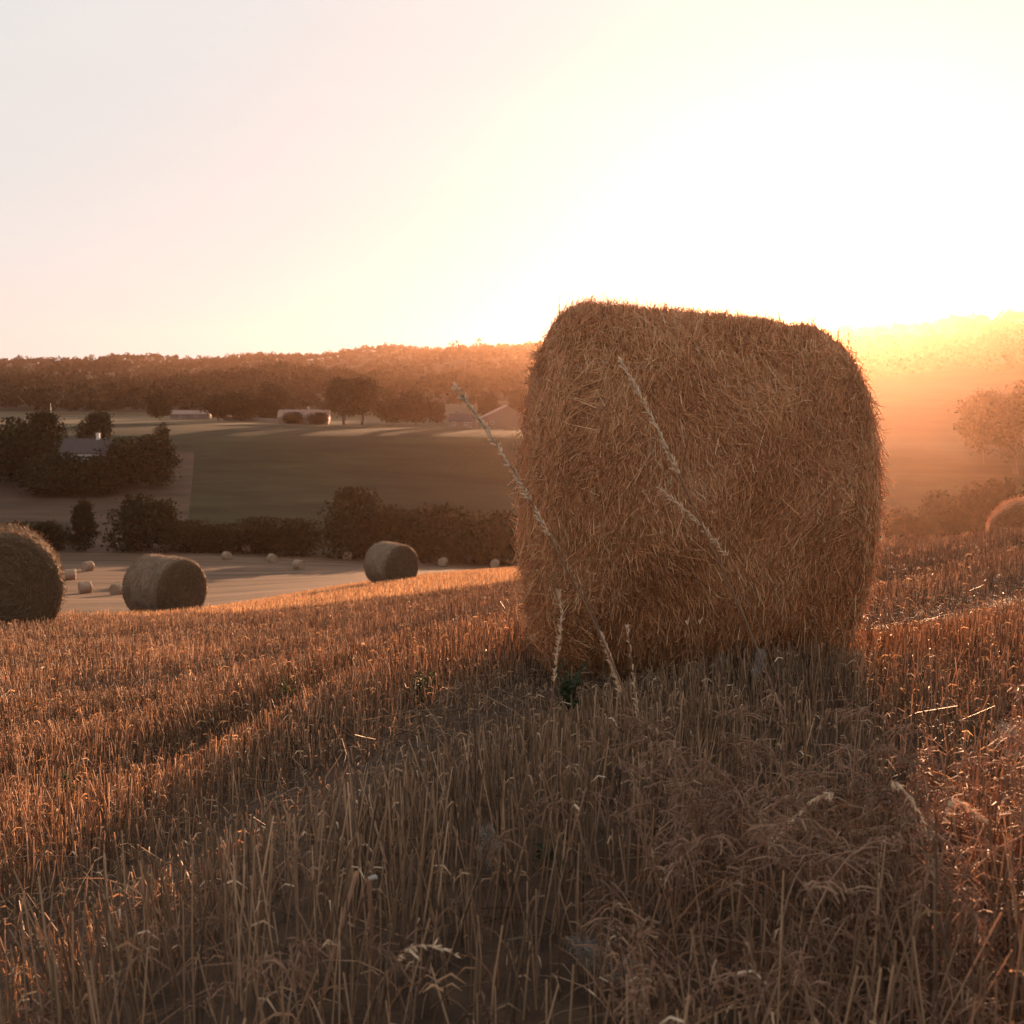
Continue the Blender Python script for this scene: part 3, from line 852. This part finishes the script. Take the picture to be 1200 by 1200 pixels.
def house(px, d, L, W, he, hr, label, name, wall, roof, windows, chims=(), yaw=0.0, gable_front=False, doors=(), hip=False, cat='house'):
    p = gat(px, d, 500)
    e = empty(name, p, label, cat, None, yaw)
    bm = bmesh.new()                                    # walls with gables as one shell
    g = [(-L / 2, -W / 2), (L / 2, -W / 2), (L / 2, W / 2), (-L / 2, W / 2)]
    lo = [bm.verts.new((x, y, -1.5)) for x, y in g]; hi = [bm.verts.new((x, y, he)) for x, y in g]
    if gable_front:
        a = bm.verts.new((0, -W / 2, hr - .12)); b = bm.verts.new((0, W / 2, hr - .12))
        bm.faces.new([lo[0], lo[1], hi[1], a, hi[0]]); bm.faces.new([lo[2], lo[3], hi[3], b, hi[2]])
        bm.faces.new([lo[1], lo[2], hi[2], hi[1]]); bm.faces.new([lo[3], lo[0], hi[0], hi[3]])
    else:
        a = bm.verts.new((-L / 2, 0, hr - .12)); b = bm.verts.new((L / 2, 0, hr - .12))
        bm.faces.new([lo[0], lo[1], hi[1], hi[0]]); bm.faces.new([lo[2], lo[3], hi[3], hi[2]])
        bm.faces.new([lo[1], lo[2], hi[2], b, hi[1]]); bm.faces.new([lo[3], lo[0], hi[0], a, hi[3]])
    bm_obj('wall', bm, wall, e)
    bm = bmesh.new()
    o = .35; th = .18
    if gable_front:
        hw = L / 2; k = (hr - he) / hw
        sec = [(-hw - o, he - o * k), (0, hr), (hw + o, he - o * k)]
        pts = [(x, z) for x, z in sec] + [(x, z + th) for x, z in reversed(sec)]
        f1 = [bm.verts.new((x, -W / 2 - o, z)) for x, z in pts]; f2 = [bm.verts.new((x, W / 2 + o, z)) for x, z in pts]
    else:
        hw = W / 2; k = (hr - he) / hw
        sec = [(-hw - o, he - o * k), (0, hr), (hw + o, he - o * k)]
        pts = [(x, z) for x, z in sec] + [(x, z + th) for x, z in reversed(sec)]
        f1 = [bm.verts.new((-L / 2 - o, x, z)) for x, z in pts]; f2 = [bm.verts.new((L / 2 + o, x, z)) for x, z in pts]
    for i in range(6):
        j = (i + 1) % 6
        bm.faces.new([f1[i], f1[j], f2[j], f2[i]])
    for f in (f1, f2):
        bm.faces.new([f[0], f[1], f[4], f[5]]); bm.faces.new([f[1], f[2], f[3], f[4]])
    rf = bm_obj('roof', bm, roof, e)
    for cx, ch in chims:
        bm = bmesh.new(); box_bm(bm, cx - .4, cx + .4, -.35, .35, hr - .6, hr + ch); box_bm(bm, cx - .5, cx + .5, -.45, .45, hr + ch, hr + ch + .15)
        bm_obj('chimney', bm, wall, rf)
    for cx, cz, ww, wh in windows:
        bm = bmesh.new(); y = -W / 2
        for x0, x1, z0, z1 in ((-ww / 2, -ww / 2 + .1, -wh / 2, wh / 2), (ww / 2 - .1, ww / 2, -wh / 2, wh / 2), (-ww / 2 + .1, ww / 2 - .1, -wh / 2, -wh / 2 + .1), (-ww / 2 + .1, ww / 2 - .1, wh / 2 - .1, wh / 2)):
            box_bm(bm, cx + x0, cx + x1, y - .06, y + .05, cz + z0, cz + z1)
        w_ = bm_obj('window', bm, M['white_paint'], e)
        bm = bmesh.new(); box_bm(bm, cx - ww / 2 + .1, cx + ww / 2 - .1, y - .02, y + .03, cz - wh / 2 + .1, cz + wh / 2 - .1)
        bm_obj('pane', bm, M['glass'], w_)
    for cx, ww, wh in doors:
        bm = bmesh.new(); box_bm(bm, cx - ww / 2, cx + ww / 2, -W / 2 - .07, -W / 2 + .02, -.3, wh)
        bm_obj('door', bm, M['timber'], e)
    return e


c = house(103, 284, 12, 7, 8.2, 11.4, 'white cottage with dark slate roof half hidden among the dark trees', 'cottage', M['plaster'], M['slate'],
          [(-4.2, 6.9, 1.1, 1.2), (-1.2, 6.9, 1, 1.2), (3.2, 6.9, 1.0, 1.2)], [(2.6, 1.4)], yaw=R(-4), doors=[(1.2, 1, 2.1)])
house(357, 452, 20, 8, 2.9, 5.6, 'long low stone farmhouse with pale tiled roof', 'farmhouse', M['stone'], M['tile'],
      [(-6.5, 1.7, 1, 1.2), (-3, 1.7, 1, 1.2), (2, 1.7, 1, 1.2), (6, 1.7, 1, 1.2)], [(1.5, 1.3)], yaw=R(3), doors=[(-.5, 1.1, 2.1)])
house(541, 440, 9, 7, 2.7, 5.2, 'small dark-roofed house with a pale front left of the barn', 'farmhouse', M['stone'], M['slate'], [(-2.5, 1.5, 1, 1.2), (2.4, 1.5, 1, 1.2)], [(-2, 1)], yaw=R(-6), doors=[(0, 1, 2.1)])
house(593, 450, 21, 16, 3.4, 8.4, 'wide gabled barn partly hidden by the huge bale', 'barn', M['timber'], M['tile'], [(-6, 1.8, 1.2, 1)], yaw=R(4), gable_front=True, doors=[(0, 3.6, 3)], cat='barn')
house(224, 500, 17, 6, 2.4, 3.9, 'long pale low shed at the left end of the farm track', 'shed', M['stone'], M['tile'], [(-4, 1.3, 1, .9), (3, 1.3, 1, .9)], yaw=R(5), doors=[(0, 1.4, 2)], cat='shed')

# pale farm track and dry-stone wall between shed and farmhouse
def ribbon_wall(name, pts, h, w, mat, label, cat):
    P = [Vector((x, y, gz(x, y))) for x, y in pts]
    bm = bmesh.new(); prev = None
    for i, p in enumerate(P):
        dirv = (P[min(i + 1, len(P) - 1)] - P[max(i - 1, 0)]); n = Vector((-dirv.y, dirv.x, 0)).normalized() * w / 2
        hh = h * (1 + .12 * noise.noise(p * .31))
        ring = [bm.verts.new(p + n + Vector((0, 0, -.4))), bm.verts.new(p + n + Vector((0, 0, hh))), bm.verts.new(p - n + Vector((0, 0, hh))), bm.verts.new(p - n + Vector((0, 0, -.4)))]
        if prev:
            for a in range(4):
                bm.faces.new([prev[a], prev[(a + 1) % 4], ring[(a + 1) % 4], ring[a]])
        else:
            bm.faces.new(ring)
        prev = ring
    bm.faces.new(prev)
    return tag(bm_obj(name, bm, mat, None), label, cat)


a, b = gat(262, 486, 490), gat(333, 462, 492)
ribbon_wall('stone_wall', [(a.x + (b.x - a.x) * s, a.y + (b.y - a.y) * s + 2 * math.sin(s * 5)) for s in np.linspace(0, 1, 24)], 1.7, .7, M['stone'], 'pale field wall under the dark trees left of the long farmhouse', 'wall')


def pole(px, d, h, label, mat, arm=True):
    p = gat(px, d, 490)
    e = empty('utility_pole', p, label, 'utility pole')
    v, q, t = tubes(np.array([[(0, 0, -.5), (0, 0, h * .5), (.02, 0, h)]]), np.array([[.12, .1, .07]]), 8, np.array([.5]))
    link('pole', make_mesh('pole', v, q, mat, t, True), e)
    if arm:
        bm = bmesh.new(); box_bm(bm, -.9, .9, -.2, -.115, h - .5, h - .36)
        bm_obj('crossarm', bm, M['timber'], e)


pole(60, 330, 12.5, 'pale thin pole rising behind the trees left of the white cottage', M['white_paint'], False)
pole(558, 445, 13, 'dark utility pole between the small house and the barn', M['timber'])

# ------------------------------------------------------------------ haze
HZ = 0.000054
hb = bmesh.new(); box_bm(hb, -4600, 4600, -60, 4600, float(ZZ.min()) - 1.0, float(ZZ.max()) + 24)
me = bpy.data.meshes.new('haze'); bmesh.ops.recalc_face_normals(hb, faces=hb.faces); hb.to_mesh(me); hb.free()
hz = tag(link('haze', me), 'thin golden evening haze filling the valley', 'haze', kind='stuff')
m, nt, out = new_mat('evening_haze')
pv = nt.nodes.new('ShaderNodeVolumePrincipled')
pv.inputs['Color'].default_value = (.96, .60, .42, 1)
pv.inputs['Density'].default_value = HZ
pv.inputs['Anisotropy'].default_value = .83
nt.links.new(pv.outputs[0], out.inputs['Volume'])
me.materials.append(m)

# ------------------------------------------------------------------ sun and sky
sv = Vector(ray(980, 332)).normalized()
elev = math.asin(sv.z); azim = math.atan2(sv.x, sv.y)
sl = bpy.data.lights.new('sun', 'SUN'); sl.energy = 5.0; sl.angle = R(.53); sl.color = (1, .54, .29)
so = bpy.data.objects.new('sun', sl); COL.objects.link(so)
so.rotation_euler = (-sv).to_track_quat('-Z', 'Y').to_euler()

SKY_TINT = (1.655, 1.65, 1.615)
w = bpy.data.worlds.new('World'); C.world = w; w.use_nodes = True
nt = w.node_tree; nt.nodes.clear()
wo = nt.nodes.new('ShaderNodeOutputWorld'); bg = nt.nodes.new('ShaderNodeBackground')
sky = nt.nodes.new('ShaderNodeTexSky'); sky.sky_type = 'NISHITA'; sky.sun_disc = False
sky.sun_elevation = elev; sky.sun_rotation = azim
sky.air_density = 1.0; sky.dust_density = 1.0; sky.ozone_density = 1.0
bg.inputs['Strength'].default_value = .12
hs = nt.nodes.new('ShaderNodeHueSaturation'); hs.inputs['Saturation'].default_value = .55
nt.links.new(sky.outputs[0], hs.inputs['Color'])
gm = nt.nodes.new('ShaderNodeGamma'); gm.inputs['Gamma'].default_value = .02      # flattens the sky's brightness range, lifting it away from the sun
nt.links.new(hs.outputs[0], gm.inputs['Color'])
tint = nt.nodes.new('ShaderNodeMix'); tint.data_type = 'RGBA'; tint.blend_type = 'MULTIPLY'; tint.inputs[0].default_value = 1
nt.links.new(gm.outputs[0], tint.inputs[6]); tint.inputs[7].default_value = (*SKY_TINT, 1)
# faint streaks of cirrus
tcs = nt.nodes.new('ShaderNodeTexCoord'); mps = nt.nodes.new('ShaderNodeMapping'); mps.inputs['Scale'].default_value = (1.2, 1.2, 9)
mps.inputs['Rotation'].default_value = (0, R(9), 0)
nt.links.new(tcs.outputs['Generated'], mps.inputs['Vector'])
ns = nt.nodes.new('ShaderNodeTexNoise'); ns.inputs['Scale'].default_value = 2.2; ns.inputs['Detail'].default_value = 5
nt.links.new(mps.outputs[0], ns.inputs['Vector'])
cs = ramp(nt, [(.35, (.965, .965, .97)), (.7, (1.0, 1.0, 1.0))], ns.outputs['Fac'])
cl = nt.nodes.new('ShaderNodeMix'); cl.data_type = 'RGBA'; cl.blend_type = 'MULTIPLY'; cl.inputs[0].default_value = 1
nt.links.new(tint.outputs[2], cl.inputs[6]); nt.links.new(cs, cl.inputs[7])
# the aureole round the sun keeps its own strength
au = nt.nodes.new('ShaderNodeMix'); au.data_type = 'RGBA'; au.blend_type = 'ADD'; au.inputs[0].default_value = .005
nt.links.new(cl.outputs[2], au.inputs[6]); nt.links.new(sky.outputs[0], au.inputs[7])
tint = au
nt.links.new(tint.outputs[2], bg.inputs[0]); nt.links.new(bg.outputs[0], wo.inputs[0])

# ------------------------------------------------------------------ camera and output
cam = bpy.data.cameras.new('camera'); co = bpy.data.objects.new('camera', cam); COL.objects.link(co)
co.location = (0, 0, CAMZ); co.rotation_euler = (math.pi / 2 - TH, 0, 0)
cam.sensor_width = 36; cam.sensor_fit = 'HORIZONTAL'; cam.lens = 36 * F / 1200
cam.clip_start = .05; cam.clip_end = 20000
cam.dof.use_dof = True; cam.dof.focus_distance = 4.8; cam.dof.aperture_fstop = 7.0
C.camera = co
C.view_settings.view_transform = 'Standard'; C.view_settings.look = 'None'
C.view_settings.exposure = 2.0; C.view_settings.gamma = 1
cy = C.cycles
cy.use_denoising = True; cy.denoiser = 'OPENIMAGEDENOISE'
try:
    cy.denoising_input_passes = 'RGB_ALBEDO_NORMAL'; cy.denoising_prefilter = 'ACCURATE'
except Exception:
    pass
cy.max_bounces = 6; cy.diffuse_bounces = 3; cy.glossy_bounces = 2; cy.transmission_bounces = 3; cy.volume_bounces = 0; cy.transparent_max_bounces = 8
cy.sample_clamp_indirect = 4; cy.use_adaptive_sampling = False
